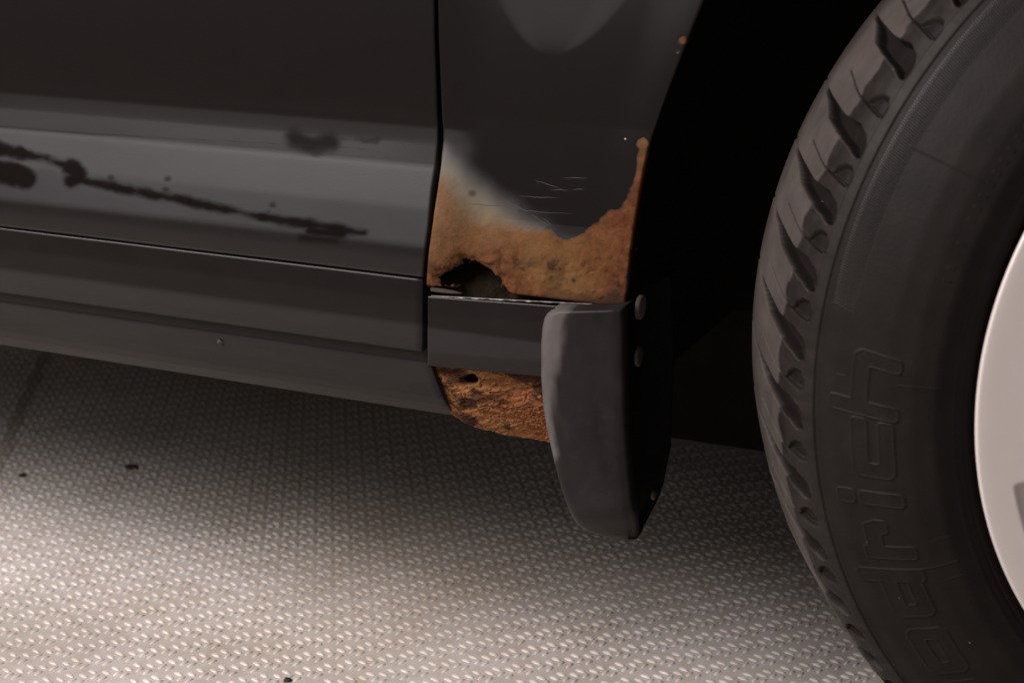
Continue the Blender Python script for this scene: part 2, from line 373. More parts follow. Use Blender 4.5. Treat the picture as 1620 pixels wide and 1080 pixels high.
def fenderY(X, Z, fe, ae):
    t = (X-fe)/(ae-fe); base = Yd(Z)
    flat = np.interp(Z, [.30, .330, .36, .42, .62], [.8262, .8318, .8362, .8408, .851])
    g = sstep(0.0, .24, t); y = base*(1-g)+flat*g
    y = y-.0012*sstep(.80, 1., t)
    # tilted lobe shaped into the panel top to make a pale reflection
    hw = .040*np.sqrt(np.clip((Z-.459)/.042, 1e-4, 1.6)); dl_ = np.abs(X+.3215-.12*(Z-.48))/hw; up_ = sstep(.450, .466, Z)
    zt_ = np.maximum(Z-.459, 0); y = y+.046*zt_**2/(zt_+.010)*sstep(1.15, .55, dl_)
    return y
Yg = fenderY(Xg, Zg, FEz[:, None], AEz[:, None])
P = np.stack([Xg, Yg, Zg], -1); pp = pix(P.reshape(-1, 3)).reshape(*Xg.shape, 2); qx, qy = pp[..., 0], pp[..., 1]
w1 = fbm(Xg*60, Zg*60, 4, 21)-.5; w2 = fbm(Xg*180, Zg*180, 4, 22)-.5; w3 = fbm(Xg*420, Zg*420, 3, 23)-.5
RP = [(650, 285), (704, 288), (722, 320), (748, 348), (790, 352), (835, 362), (868, 364), (897, 382), (925, 372), (946, 352), (962, 336), (980, 334), (994, 312), (1006, 276), (1015, 240), (1040, 232), (1100, 500), (650, 500)]
HP = [(650, 205), (704, 226), (733, 250), (762, 276), (806, 308), (838, 338), (862, 350), (884, 368), (906, 378), (925, 380), (910, 420), (650, 420)]
sr_ = sdpoly(qx, qy, RP); sh_ = sdpoly(qx, qy, HP)
fz = 5+36*sstep(905, 770, qx)
rust = sstep(fz, -fz, sr_+14*w1+9*w2)
haze = sstep(16, -46, sh_+24*w1)*(1-.5*sstep(10, 2, np.hypot(qx-747, (qy-306)*1.2)))
for cx_, cy_, r_ in ((1080, 64, 4), (1072, 84, 3), (1017, 228, 8)): rust = np.maximum(rust, sstep(3, -3, np.hypot(qx-cx_, qy-cy_)-r_+8*w2))
tone = np.clip(sstep(455, 300, qy+60*w1)*.8+.25*sstep(760, 690, qx)-.75*sstep(830, 930, qx), 0, 1)
blist = np.zeros_like(Xg)
for i in range(90):
    bx, by = RNG.uniform(700, 985), RNG.uniform(385, 468); br = RNG.uniform(4, 15); dd = np.hypot(qx-bx, (qy-by)*1.3)
    blist += .0006*RNG.uniform(.3, 1)*sstep(br, br*.25, dd)
mot = fbm(Xg*55, Zg*110, 4, 61)-.5; pitF = np.clip(.38*sstep(.02, .16, mot)*sstep(385, 430, qy)*rust+.75*sstep(.17, .27, w2)*sstep(380, 440, qy)*sstep(.5, 1, rust)+.5*sstep(458, 470, qy-.03*(qx-700)+14*w2), 0, .8)
tone = np.clip(tone-.5*sstep(.10, .22, w2)*sstep(350, 430, qy)-.35*sstep(452, 468, qy-.03*(qx-700)), 0, 1)
rel = rust*(.0005*w2+.00022*w3+blist*.8*sstep(370, 430, qy))
Yg = Yg-rel
P[..., 1] = Yg
HOLE = [(688, 440), (697, 428), (708, 421), (722, 416), (733, 410), (745, 414), (754, 411), (766, 419), (779, 421), (788, 431), (796, 441), (800, 452), (808, 464), (808, 480), (690, 452)]
hd = sdpoly(qx, qy, HOLE)+4.0+13*w1+16*w2+5*w3
pitF = np.clip(pitF+.8*sstep(5, 0, hd), 0, .9)
edgeband = sstep(14, 0, hd); P[..., 1] += edgeband*.0016; tone = tone*(1-edgeband*.6)
keepv = hd > 0
kf = keepv[:-1, :-1] & keepv[1:, :-1] & keepv[1:, 1:] & keepv[:-1, 1:]
parts_ = [P]; at_r = [rust]; at_h = [haze]; at_t = [tone]
# return flange along the arch and along the shut line
tg = np.gradient(AEz, zr); nx = 1/np.sqrt(1+tg**2); nzv = -tg*nx
E0 = P[:, -1:, :]
app = []
for dn, dy in ((.0005, .0003), (.0009, .0010), (.0010, .0030), (.0008, .007), (.0000, .022)):
    app.append(E0+np.stack([dn*nx, np.full(len(zr), dy), dn*nzv], -1)[:, None, :])
pre = []
for dx, dy in ((-.0015, .02), (-.0014, .0013), (-.0008, .0003)): pre.append(P[:, :1, :]+np.array([dx, dy, 0]))
PP = np.concatenate(pre+[P]+app, 1); K = np.ones((len(zr)-1, PP.shape[1]-1), bool); K[:, 3:3+nu-1] = kf
ext = lambda a_, le=None: np.concatenate([np.repeat(a_[:, :1], 3, 1), a_]+[a_[:, -1:]*f for f in (1, .8, .4, .2, .0)], 1)
AR, AH, ATn, AP = ext(rust), ext(haze), ext(tone), ext(pitF)
# bottom hem
K = np.concatenate([K, np.repeat(K[-1:], 1, 0), np.repeat(K[-1:], 1, 0)], 0)
PP = np.concatenate([PP, PP[-1:]+np.array([0, .0010, -.0010]), PP[-1:]+np.array([0, .012, -.0011])], 0)
AR, AH, ATn, AP = [np.concatenate([q, q[-1:], q[-1:]], 0) for q in (AR, AH, ATn, AP)]
fender = part('front_fender', PP, gridfaces(PP.shape[0], PP.shape[1], keep=K, flip=True), MAT_FENDER, attrs={'rust': AR, 'haze': AH, 'tone': ATn, 'pit': AP}, label='black front fender, its lower corner rusted through')
# upper and forward parts of the fender beyond the frame
VV = []; FF = []
xs = np.concatenate([np.linspace(FE(.56), float(AE(.6)), 8), np.linspace(float(AE(.6)), 2*WC[0]-float(AE(.6)), 40)[1:], np.linspace(2*WC[0]-float(AE(.6)), .75, 6)[1:]])
for x in xs:
    dxx = x-WC[0]; zl = max(.6, WC[2]+math.sqrt(max(RA**2-dxx**2, 0))) if abs(dxx) < RA else .6
    for z in (zl, zl*.6+.4*1.05, 1.05): VV.append((x, float(Yfull(np.array(z))), z))
for i in range(len(xs)-1):
    for k in range(2): FF.append((i*3+k, (i+1)*3+k, (i+1)*3+k+1, i*3+k+1))
part('fender_upper', VV, FF, MAT_PAINT)
VV = []; FF = []
zz = np.linspace(.6, .24, 20)
for z in zz:
    xl = WC[0]+math.sqrt(RA**2-(z-WC[2])**2)
    for x in (xl, .9): VV.append((x, .845, z))
FF = [(2*i, 2*i+1, 2*i+3, 2*i+2) for i in range(19)]
part('bumper_side', VV, FF, MAT_PAINT)
# thin scratches in the fender paint
SC = [[(845, 285), (868, 292), (890, 300)], [(782, 305), (805, 320), (830, 333), (860, 336), (905, 338)], [(838, 337), (856, 350), (872, 358)], [(822, 310), (850, 312), (885, 313)], [(890, 281), (930, 282)],
      [(860, 345), (868, 352), (874, 358)], [(850, 290), (852, 292)], [(905, 300), (925, 299)], [(740, 322), (775, 325), (800, 325)], [(795, 327), (830, 331)], [(870, 300), (900, 301)]]
VV = []; FF = []
def fsurf(x, y):
    Y = .835
    for _ in range(4):
        Q = at(x, y, Y=Y); Y = float(fenderY(Q[0], Q[2], float(FE(Q[2])), float(AE(Q[2]))))
    return at(x, y, Y=Y-.00015)
for s_ in SC:
    pts = []
    for a_, b_ in zip(s_[:-1], s_[1:]):
        for t in np.linspace(0, 1, 6)[:-1]: pts.append((a_[0]+(b_[0]-a_[0])*t, a_[1]+(b_[1]-a_[1])*t+.5*math.sin(t*9)))
    pts.append(s_[-1]); n0_ = len(VV)
    for i, q in enumerate(pts):
        h = .42*min(1, .25+2.2*min(i, len(pts)-1-i)/len(pts)); VV += [fsurf(q[0], q[1]-h), fsurf(q[0], q[1]+h)]
    FF += [(n0_+2*i, n0_+2*i+2, n0_+2*i+3, n0_+2*i+1) for i in range(len(pts)-1)]
part('paint_scratch', VV, FF, MAT_SCR, parent=fender)
# inner panel behind the rust hole
nn_ = 60; gx, gz = np.meshgrid(np.linspace(-.41, -.29, nn_), np.linspace(.40, .296, nn_)); t = (.40-gz)/.104
gy = .862-.030*sstep(.55, .97, t+.12*(fbm(gx*50, gz*50, 3, 40)-.5))+.003*(fbm(gx*200, gz*200, 4, 41)-.5)
part('inner_panel', np.stack([gx, gy, gz], -1), gridfaces(nn_, nn_), MAT_INNER, parent=fender, label='dirty inner panel seen through the rust hole')
# torn sliver of rust left below the hole
pl = [(681, 455), (700, 457), (716, 460), (730, 464), (712, 464), (692, 462), (681, 460)]
Vs = [at(x, y, Y=.8235) for x, y in pl]+[at(x, y, Y=.8235)+np.array([0, .0012, 0]) for x, y in pl]
n = len(pl); part('rust_flake', Vs, [tuple(range(n))[::-1]]+[(i, (i+1) % n, n+(i+1) % n, n+i) for i in range(n)], MAT_CLIP, parent=fender, smooth=False)

# ---- sill
def extrude(name, prof, x0f, x1f, nx_, mat, parent=car, palef=None, label=None, wob=0, cap1=True, cap0=False):
    """prof: list of (z,Y); x0f/x1f: x of each end as a function of (z,Y)"""
    prof = np.array(prof); out = []
    fine = [prof[0]]
    for a_, b_ in zip(prof[:-1], prof[1:]):
        k = max(1, int(np.hypot(*(b_-a_))/.0015))
        for i in range(1, k+1): fine.append(a_+(b_-a_)*i/k)
    fine = np.array(fine); u2 = np.linspace(0, 1, nx_)
    Pm = np.zeros((len(fine), nx_, 3))
    for i, (z, Y) in enumerate(fine):
        xa, xb = x0f(z, Y), x1f(z, Y); Pm[i, :, 0] = xa+(xb-xa)*u2; Pm[i, :, 1] = Y; Pm[i, :, 2] = z
    if wob: Pm[..., 1] += wob*(fbm(Pm[..., 0]*25, Pm[..., 2]*25, 3, 60)-.5)
    D = palef(Pm) if palef else np.zeros(Pm.shape[:2])
    if cap1:
        Pm = np.concatenate([Pm, Pm[:, -1:]+np.array([.0007, .0006, 0]), Pm[:, -1:]+np.array([.0009, .02, 0])], 1); D = np.concatenate([D, D[:, -1:], D[:, -1:]*.3], 1)
    if cap0:
        Pm = np.concatenate([Pm[:, :1]+np.array([-.0009, .02, 0]), Pm[:, :1]+np.array([-.0007, .0006, 0]), Pm], 1); D = np.concatenate([D[:, :1]*.3, D[:, :1], D], 1)
    return part(name, Pm, gridfaces(Pm.shape[0], Pm.shape[1], flip=True), mat, parent, attrs={'dust_light': D}, label=label)
def zz_(z84, Y): return (zc(z84, Y), Y)
tz = .3155
TP = [zz_(tz-.0014, .842), zz_(tz, .828), zz_(tz, .8252), zz_(tz-.0004, .8244), zz_(tz-.0012, .8238), zz_(.300, .8228), zz_(.286, .8225), zz_(.2835, .8229), zz_(.275, .8262), zz_(.2672, .8300), zz_(.2668, .842)]
def trim_dust_light(Pm):
    z8 = .532-(.532-Pm[..., 2])*.84/Pm[..., 1]; n_ = fbm(Pm[..., 0]*25, Pm[..., 2]*120, 4, 71)
    return np.clip(.02+.10*n_+.90*sstep(.2850, .2825, z8)*(.75+.5*n_), 0, 1)  # lower strip painted paler for light off the floor, over thin dusty noise
gapx = lambda xpx: (lambda z, Y: at(xpx, 500, Y=Y)[0])
sill_trim = extrude('sill_trim', TP, lambda z, Y: -1.7, gapx(667), 260, MAT_TRIM, palef=trim_dust_light, wob=.0006, label='dark plastic trim strip along the sill')
SP = [zz_(.2700, .8345), zz_(.2600, .8345), zz_(.2592, .8341), zz_(.2580, .8343), zz_(.2470, .8372), zz_(.2380, .843), zz_(.2330, .849), zz_(.2300, .855), zz_(.2275, .863), (.219, .885), (.218, .93)]
def sill_dust_shade(Pm):
    z8 = .532-(.532-Pm[..., 2])*.84/Pm[..., 1]; n_ = fbm(Pm[..., 0]*22, Pm[..., 2]*90, 4, 73); return np.clip((.38+.5*n_)*(.12+.88*sstep(.2602, .2588, z8)), 0, 1)  # face painted paler for floor light, recess darkened as shade under the trim
def sill_end(z, Y):
    # rear end curves towards the front with depth, as traced
    z8 = .532-(.532-z)*.84/Y; xp = np.interp(z8, [.222, .230, .2345, .240, .250, .258, .272], [722, 712, 704, 697, 688, 681, 677]); yp = np.interp(z8, [.222, .23, .258, .272], [668, 650, 580, 545])
    return at(xp, yp, Y=Y)[0]
sill = extrude('sill', SP, lambda z, Y: -1.7, sill_end, 260, MAT_TRIM, palef=sill_dust_shade, wob=.001, label='dull black painted sill turning under the car')
# chip on the sill
def flake(px, py, Y, r, mat, name='paint_chip', parent=sill, seed=0):
    q = np.random.default_rng(seed); c_ = at(px, py, Y=Y); V_ = [c_+np.array([0, -.0006, 0])]
    for i in range(7):
        a_ = i*2*math.pi/7; rr = r*q.uniform(.6, 1.15); V_.append(c_+np.array([rr*math.cos(a_)*1.0, .0004, rr*math.sin(a_)*.8]))
    return part(name, V_, [(0, 1+i, 1+(i+1) % 7) for i in range(7)], mat, parent=parent, smooth=False)
flake(346, 541, .8335, .0022, MAT_CLIP, seed=4)
# ---- rear-facing trim piece on the fender, up to the flap
def TPf(z84, Y): return zc(z84, Y)
u2 = np.linspace(0, 1, 130); rowsT = []
TPP = [(467, 482, .836, 0), (467, 482, .8262, 0), (467.6, 482.6, .8248, 0), (469, 484, .8240, 0), (500, 510, .8232, 0), (530, 545, .8228, 0), (557, 572, .8230, 1), (568, 584, .8262, 1), (578, 597, .8300, 1), (579, 598, .842, 1)]
for yl, yr, Y, dd in TPP:
    L_ = at(677.5, yl, Y=Y); R_ = at(900, yr+(yr-yl)*.12, Y=Y); rowsT.append(L_[None]*(1-u2[:, None])+R_[None]*u2[:, None])
Pm = np.array(rowsT); fine = []
for a_, b_ in zip(Pm[:-1], Pm[1:]):
    k = max(1, int(np.linalg.norm(b_[0]-a_[0])/.0012))
    for i in range(k): fine.append(a_+(b_-a_)*i/k)
fine.append(Pm[-1]); Pm = np.array(fine)
D = trim_dust_light(Pm)*.75+.1*fbm(Pm[..., 0]*60, Pm[..., 2]*60, 3, 9)
Pm = np.concatenate([Pm[:, :1]+np.array([-.0009, .02, 0]), Pm[:, :1]+np.array([-.0007, .0006, 0]), Pm], 1); D = np.concatenate([D[:, :1], D[:, :1], D], 1)
trimf = part('fender_sill_trim', Pm, gridfaces(Pm.shape[0], Pm.shape[1], flip=True), MAT_TRIM, attrs={'dust_light': D}, label='short dark trim piece between rusted fender and sill, its top edge worn')
# worn pale top edge
VV = []; FF = []
N = 120
for i in range(N):
    t = i/(N-1); x = 682+t*286; y = 467.6+t*17.2*.86; wv = .5+1.3*max(0, fbm(np.array(t*24.), np.array(3.), 3, 90)-.42)*4*math.exp(-((t-.42)/.34)**2)
    a_ = at(x, y-.3, Y=.8243); b_ = at(x, y+wv, Y=.82365); VV += [a_, b_]
FF = [(2*i, 2*i+2, 2*i+3, 2*i+1) for i in range(N-1) ]
part('worn_edge', VV, FF, MAT_WORN, parent=trimf, smooth=False)

# ---- rusted lower end of the fender below the trim
LB = [(683, 570), (690, 597), (697, 620), (704, 638), (714, 654), (735, 668), (762, 678), (810, 688), (862, 697), (900, 704)]
nu = 190; nv = 110; Ps = np.zeros((nv, nu, 3))
tx = np.linspace(683, 905, nu)
ybot = np.interp(tx, [q[0] for q in LB], [q[1] for q in LB]); ytop = 572+(tx-683)*.085
for j in range(nv):
    v = j/(nv-1); yy = ytop+(ybot-ytop)*v
    for i in range(nu):
        Yv = .8375+.016*v**1.6+.026*max(0, v-.62)**1.5; Ps[j, i] = at(tx[i], yy[i], Y=Yv)
pp = pix(Ps.reshape(-1, 3)).reshape(nv, nu, 2); X_, Z_ = Ps[..., 0], Ps[..., 2]
w2 = fbm(X_*95, Z_*150, 4, 51)-.5; w3 = fbm(X_*420, Z_*420, 3, 52)-.5; rid = 1-np.abs(2*fbm(X_*70+w2, Z_*170, 4, 53)-1)
pit = sstep(9, 1, np.hypot(pp[..., 0]-742, (pp[..., 1]-600)*1.8)-8+14*w2)+.6*sstep(8, 0, np.hypot(pp[..., 0]-742, (pp[..., 1]-640)*1.6)-10+20*w2)+.4*sstep(6, 0, np.abs(pp[..., 1]-(598+.09*(pp[..., 0]-690)))-3+14*w2)*(pp[..., 0] > 760)
lay = fbm(X_*60+Z_*90+2*w2, Z_*130-X_*60, 3, 57)*7; lay = (lay-np.floor(lay))
Ps[..., 1] -= .0024*w2+.0005*w3+.0016*(rid-.6)-.0036*pit+.0014*lay
fade = sstep(0, .06, (tx-683)/222)[None, :]
rs = np.clip(np.ones((nv, nu))*1.2, 0, 1.2); tn = np.clip(.30*w3+.25*rid+.35*lay-.25, 0, 1); wb = fbm(X_*42, Z_*75, 4, 59)-.5; pcol = np.clip(.9*pit+.8*sstep(.05, .14, wb+.3*w2)+.3*sstep(.03, .2, w2), 0, 1)
keepL = ~(sstep(9, 1, np.hypot(pp[..., 0]-742, (pp[..., 1]-600)*2.1)-6+16*w2) > .75)
keepL = keepL[:-1, :-1] & keepL[1:, 1:]
Pe = np.concatenate([Ps[:, :1]+np.array([-.0005, .012, 0]), Ps], 1); ex = lambda a_: np.concatenate([a_[:, :1], a_], 1)
rs, tn, pcol = ex(rs), ex(tn), ex(pcol)
Pe = np.concatenate([Pe, Pe[-1:]+np.array([0, .004, -.0012]), Pe[-1:]+np.array([0, .05, -.001])], 0); exr = lambda a_: np.concatenate([a_, a_[-1:], a_[-1:]], 0)
rs, tn, pcol = exr(rs), exr(tn), exr(pcol)
KL = np.ones((Pe.shape[0]-1, Pe.shape[1]-1), bool); KL[:nv-1, 1:] = keepL
part('rusted_sill_end', Pe, gridfaces(Pe.shape[0], Pe.shape[1], keep=KL, flip=True), MAT_RUST, attrs={'rust': rs, 'haze': rs*0, 'tone': tn, 'pit': pcol}, label='heavily rusted and flaking orange sill end')

# ---- mud flap
LFT = [(491, 874), (495, 864), (505, 858), (520, 855), (545, 853), (600, 853), (640, 856), (680, 862), (710, 869), (745, 877), (780, 887), (810, 898), (828, 908), (838, 922), (844, 940), (849, 962), (852, 985)]
RGT = [(491, 984), (520, 985), (580, 986), (640, 987), (700, 990), (760, 995), (800, 999), (830, 1003), (845, 1004), (852, 1003)]
YF = .8115
yt = np.concatenate([np.linspace(491, 520, 10)[:-1], np.linspace(520, 800, 60)[:-1], np.linspace(800, 852, 26)])
rows = []; du = []
for y in yt:
    xl = np.interp(y, [q[0] for q in LFT], [q[1] for q in LFT]); xr = np.interp(y, [q[0] for q in RGT], [q[1] for q in RGT])
    v = (y-491)/361.; Yc = YF+.010*sstep(.80, 1, v)**2*1.6
    L_ = at(xl, y, Y=Yc+.004); R_ = at(xr, y, Y=Yc); wd = R_[0]-L_[0]; z = (L_[2]+R_[2])/2
    yb = Yc+float(np.interp(v, [0, .41, .773, .9, .94, .98, 1], [.100, .105, .088, .066, .052, .026, .014])); rr = .009
    row = [(L_[0]+.001, Yc+.040, z), (L_[0]+.0003, Yc+.014, z)]
    for a_ in np.linspace(0, 90, 7): row.append((L_[0]+rr*(1-math.cos(rad(a_))), Yc+rr*(1-math.sin(rad(a_))), z))
    for t in np.linspace(.1, .86, 12): row.append((L_[0]+rr+(wd-rr-.003)*t/.86*.96, Yc-.0012*math.sin(math.pi*t), z))
    xr_ = R_[0]
    for a_ in np.linspace(90, 0, 5): row.append((xr_-.0035*(1-math.cos(rad(a_))), Yc+.0035*(1-math.sin(rad(a_))), z))
    row += [(xr_, Yc+.010, z), (xr_-.0008, Yc+.0125, z), (xr_-.004, Yc+.0135, z), (xr_-.005, (Yc+yb)/2, z), (xr_-.004, yb-.007, z), (xr_-.0005, yb-.0055, z), (xr_+.0003, yb-.003, z), (xr_-.001, yb, z), (xr_-.008, yb+.001, z)]
    zoff = lambda q: (L_[2]*(1-np.clip((q[0]-L_[0])/max(wd, .001), 0, 1))+R_[2]*np.clip((q[0]-L_[0])/max(wd, .001), 0, 1))
    rows.append([(q[0], q[1], zoff(q)) for q in row])
Pf = np.array(rows); nr, nc = Pf.shape[:2]
pp = pix(Pf.reshape(-1, 3)).reshape(nr, nc, 2); nzv = fbm(Pf[..., 0]*120, Pf[..., 2]*60, 4, 88)
jj = np.arange(nc)[None, :]; vv = (pp[..., 1]-491)/361
leftw = np.interp(pp[..., 1], [491, 520, 560, 590, 615, 660, 720, 735, 760], [30, 34, 36, 30, 20, 16, 14, 4, 0])
xl_ = np.interp(pp[..., 1], [q[0] for q in LFT], [q[1] for q in LFT])
du = sstep(6, -6, (pp[..., 0]-xl_)-leftw+14*(nzv-.5))*sstep(745, 715, pp[..., 1])*(.55+.5*nzv)
du = np.clip(du*(jj < 22)+.10*nzv+.12*sstep(.75, 1, vv)*(jj < 24), 0, 1)
du *= (jj < 26)
cent = Pf[:, 12:13].copy()
top = Pf[:1]+np.array([0, .003, .0012]); top[..., 1] = np.maximum(top[..., 1], YF+.002); t2 = top+np.array([0, .012, .0005])
bot = Pf[-1:]+np.array([0, .0035, -.0014]); b2 = bot.copy(); b2[..., 1] = np.maximum(b2[..., 1]+.004, YF+.03); b2[..., 2] += .001
Pf = np.concatenate([t2, top, Pf, bot, b2], 0); du = np.concatenate([du[:1], du[:1], du, du[-1:], du[-1:]], 0)
flap = part('mud_flap', Pf, gridfaces(Pf.shape[0], nc, flip=True), MAT_FLAP, attrs={'dust_light': du}, label='black moulded mud flap with a scuffed left edge')
def cyl_x(name, c_, r, h, mat, parent, elong=1.0, label=None, dome=.3):
    V_ = []; n_ = 20
    for x_, q in ((-h, 1), (0, 1), (h*dome, .8), (h*dome*1.4, .4)):
        for i in range(n_): a_ = 2*math.pi*i/n_; V_.append(c_+np.array([x_, r*q*math.cos(a_), r*q*elong*math.sin(a_)]))
    F_ = [(k*n_+i, k*n_+(i+1) % n_, (k+1)*n_+(i+1) % n_, (k+1)*n_+i) for k in range(3) for i in range(n_)]+[tuple(3*n_+i for i in range(n_))]
    return part(name, V_, F_, mat, parent=parent, label=label)
cyl_x('clip', at(994, 493, X=-.262)+np.array([.004, .014, 0]), .0074, .0022, MAT_CLIP, flap, 1.0, 'rusty round clip at the top of the flap')
cyl_x('screw', at(1010, 563, X=-.262)+np.array([.001, 0, 0]), .0060, .0018, MAT_SCREW, flap, 1.1)
cyl_x('screw', at(1033, 782, X=-.25)+np.array([.001, 0, 0]), .0032, .0015, MAT_SCREW, flap, 1.0)
# bright worn rim at the flap foot
# ---- wheel well liner, underbody, roof closing the body
VV = []; FF = []; nseg = 40; rl = .405
for i in range(nseg+1):
    a_ = math.pi*1.14*(i/nseg)-.14*math.pi/2*1.0; x, z = WC[0]-rl*math.cos(a_), WC[2]+rl*math.sin(a_)
    for y in (.850, .93, 1.05, 1.22): VV.append((x, y, z))
FF = [(4*i+k, 4*i+4+k, 4*i+5+k, 4*i+1+k) for i in range(nseg) for k in range(3)]
n_ = len(VV); ctr = (WC[0], 1.22, WC[2]); VV.append(ctr); FF += [(4*i+3, 4*i+7, n_) for i in range(nseg)]
part('wheel_well_liner', VV, FF, MAT_LINER)
def box(name, lo, hi, mat, parent=car, b=.004):
    import bmesh
    bm = bmesh.new(); bmesh.ops.create_cube(bm, size=1)
    for v in bm.verts: v.co = Vector([(lo[k]+hi[k])/2+(hi[k]-lo[k])*v.co[k] for k in range(3)])-Vector(CO)
    bmesh.ops.bevel(bm, geom=list(bm.edges), offset=b, segments=2, affect='EDGES')
    me = bpy.data.meshes.new(name); bm.to_mesh(me); bm.free(); me.materials.append(mat); o = bpy.data.objects.new(name, me); COL.objects.link(o); o.parent = parent; return o
box('underbody', (-1.7, .90, .215), (-.33, 2.45, .24), MAT_LINER)
box('front_underbody', (-.33, 1.23, .215), (.9, 2.45, .24), MAT_LINER)
q0 = at(1040, 688, Y=1.26); box('added_dark_panel', (q0[0], 1.255, q0[2]), (.75, 1.275, .40), MAT_LINER)  # dark upright panel added behind the flap, hiding the floor
box('far_sill', (-1.7, 2.45, .235), (.9, 2.52, .6), MAT_LINER)
box('body_top', (-1.7, .875, 1.05), (.9, 2.52, 1.07), MAT_PAINT)
box('sill_inner_beam', (-1.7, .868, .222), (-.335, .915, .30), MAT_LINER)

# ------------------------------------------------------------------ tyre
STE = rad(25.3); UAX = np.array([math.cos(STE), math.sin(STE), 0]); OAX = np.array([math.sin(STE), -math.cos(STE), 0]); ZAX = np.array([0, 0, 1.])
# upright tyre built round its axle: theta measured from the rear, up positive
def place(th, wv, r): return WC+OAX*wv[..., None]+(-UAX*np.cos(th)[..., None]+ZAX*np.sin(th)[..., None])*r[..., None]
TPRO = np.array([(-.096, .243), (-.093, .275), (-.080, .294), (-.06, .306), (-.03, .3098), (0, .310), (.03, .3098), (.045, .309), (.055, .3065), (.062, .3025), (.067, .298), (.0685, .2955), (.075, .2895), (.084, .278), (.092, .267), (.098, .255), (.101, .243), (.0995, .232), (.094, .222), (.085, .214), (.078, .206)])
# resample by arc length with smoothing
seg = np.r_[0, np.cumsum(np.hypot(*np.diff(TPRO, axis=0).T))]; fs = np.arange(0, seg[-1], .0003)
pw = np.interp(fs, seg, TPRO[:, 0]); pr_ = np.interp(fs, seg, TPRO[:, 1]); ker = np.hanning(31); ker /= ker.sum()
pw = np.convolve(np.pad(pw, 15, 'edge'), ker, 'valid'); pr_ = np.convolve(np.pad(pr_, 15, 'edge'), ker, 'valid')
s0 = fs[np.argmin(np.abs(pw+.056)+(pr_ < .3)*9)]
coarse = fs[fs < s0][::40]; finei = fs[fs >= s0][::2]
sel = np.r_[coarse, finei]; PW = np.interp(sel, fs, pw); PRr = np.interp(sel, fs, pr_)
dW = np.gradient(PW, sel); dR = np.gradient(PRr, sel); NW = -dR; NR = dW; nl = np.hypot(NW, NR); NW, NR = NW/nl, NR/nl   # outward normal
thv = np.r_[np.radians(np.arange(-48, 50, .062)), np.radians(np.arange(50, 312, 1.5))]
TH, SI = np.meshgrid(thv, np.arange(len(sel)), indexing='ij'); Wg = PW[SI]; Rg = PRr[SI]; deg = np.degrees(TH)
# groove phases (degrees of each main groove's upper edge), uneven like real pitch sequences
ph = [33.1+8.4, 33.1, 24.2, 17.1, 10.2, 3.0, -4.3, -12.2, -19.6, -26.6, -34.2, -42.4]
ph = [ph[0]+7.3*k for k in range(36, 0, -1)]+ph
depth = np.zeros_like(Wg); dust_hl = np.zeros_like(Wg)
wx = np.array([-.070, -.020, -.010, .000, .013, .024, .036, .050, .058, .062])*1000
upo = np.array([3.9, 1.8, 1.45, 1.15, .72, .42, .30, .22, -.5, -1.8]); loo = np.array([3.5, 1.10, .25, -.65, -1.1, -1.5, -1.8, -2.25, -2.9, -2.85])
Wm = Wg*1000
for k, p0 in enumerate(ph):
    if p0 > 300: continue
    near = np.abs(((deg-p0+180) % 360)-180) < 9
    if not near.any(): continue
    d0 = (((deg-p0+180) % 360)-180)[near]; wm = Wm[near]
    sc_ = (ph[k]-ph[k+1])/7.2 if k+1 < len(ph) else 1
    u1 = np.interp(wm, wx, upo); l1 = np.interp(wm, wx, loo)*sc_**.5
    dist = np.minimum(u1-d0, d0-l1)*5.4                                   # mm inside the groove
    endd = 61.5-wm-1.5*np.maximum(0, np.abs((d0-(u1+l1)/2))*.8); dist = np.minimum(dist, endd)
    dist = np.where(wm < -68, -9, dist)
    g = (.7+7.8*sstep(-45, -8, wm))*sstep(-.3, 1.0, dist)*(.55+.45*sstep(61, 46, wm))
    # sipe between the grooves widening into a notch on the shoulder
    mid = np.interp(wm, [-12, 0, 19, 33, 45, 57, 62], [-3.3, -3.8, -4.65, -5.15, -5.4, -5.8, -6.0])*sc_
    sip = np.where((wm > -12) & (wm < 60.), .55-np.abs(d0-mid)*5.4, -9); g2 = 3.0*sstep(-.35, .6, sip)
    tp = np.interp(wm, [44, 48, 54, 59, 62], [.1, 1.2, 2.0, 2.1, 1.2]); nt = np.minimum(np.minimum((mid+tp-d0)*5.4, (d0-mid)*16), np.minimum((wm-44)*1.5, 62.5-wm))
    g3 = 3.0*sstep(-.2, 3.4, nt)
    lipd = .25*np.exp(-((dist+.7)/.5)**2)*(d0 < (u1+l1)/2)
    tot = np.maximum(np.maximum(g, g2), g3)-lipd*(wm < 58)
    cur = depth[near]; depth[near] = np.where(np.abs(tot) > np.abs(cur), tot, cur)
# worn crown is dusty, shoulder darker
wn = fbm(TH*60, Wg*130, 4, 31)-.5
bound = 33+2.0*np.sin(deg*.87*2)+5*wn
dust_hl = sstep(1.5, -1.5, Wm-bound)*.95+.14+.25*wn
dust_hl = (dust_hl+.30*(depth < -.10))*(1-sstep(.5, 2.0, depth))  # highlight on lower lug edges painted pale; grooves kept free of the dusty tone
depth += .3*sstep(bound, bound+.8, Wm)*(Wm < 62)                      # fresh shoulder sits a touch lower than the worn crown
# mould line and step on the shoulder, rim guard, bead rings
Rm = Rg*1000; side = Wm > 66.5
depth += side*(.9*np.exp(-((Rm-297.4)/.45)**2)) - side*(.35*np.exp(-((Rm-232)/1.2)**2)) + side*.35*np.exp(-((Rm-226)/.7)**2)
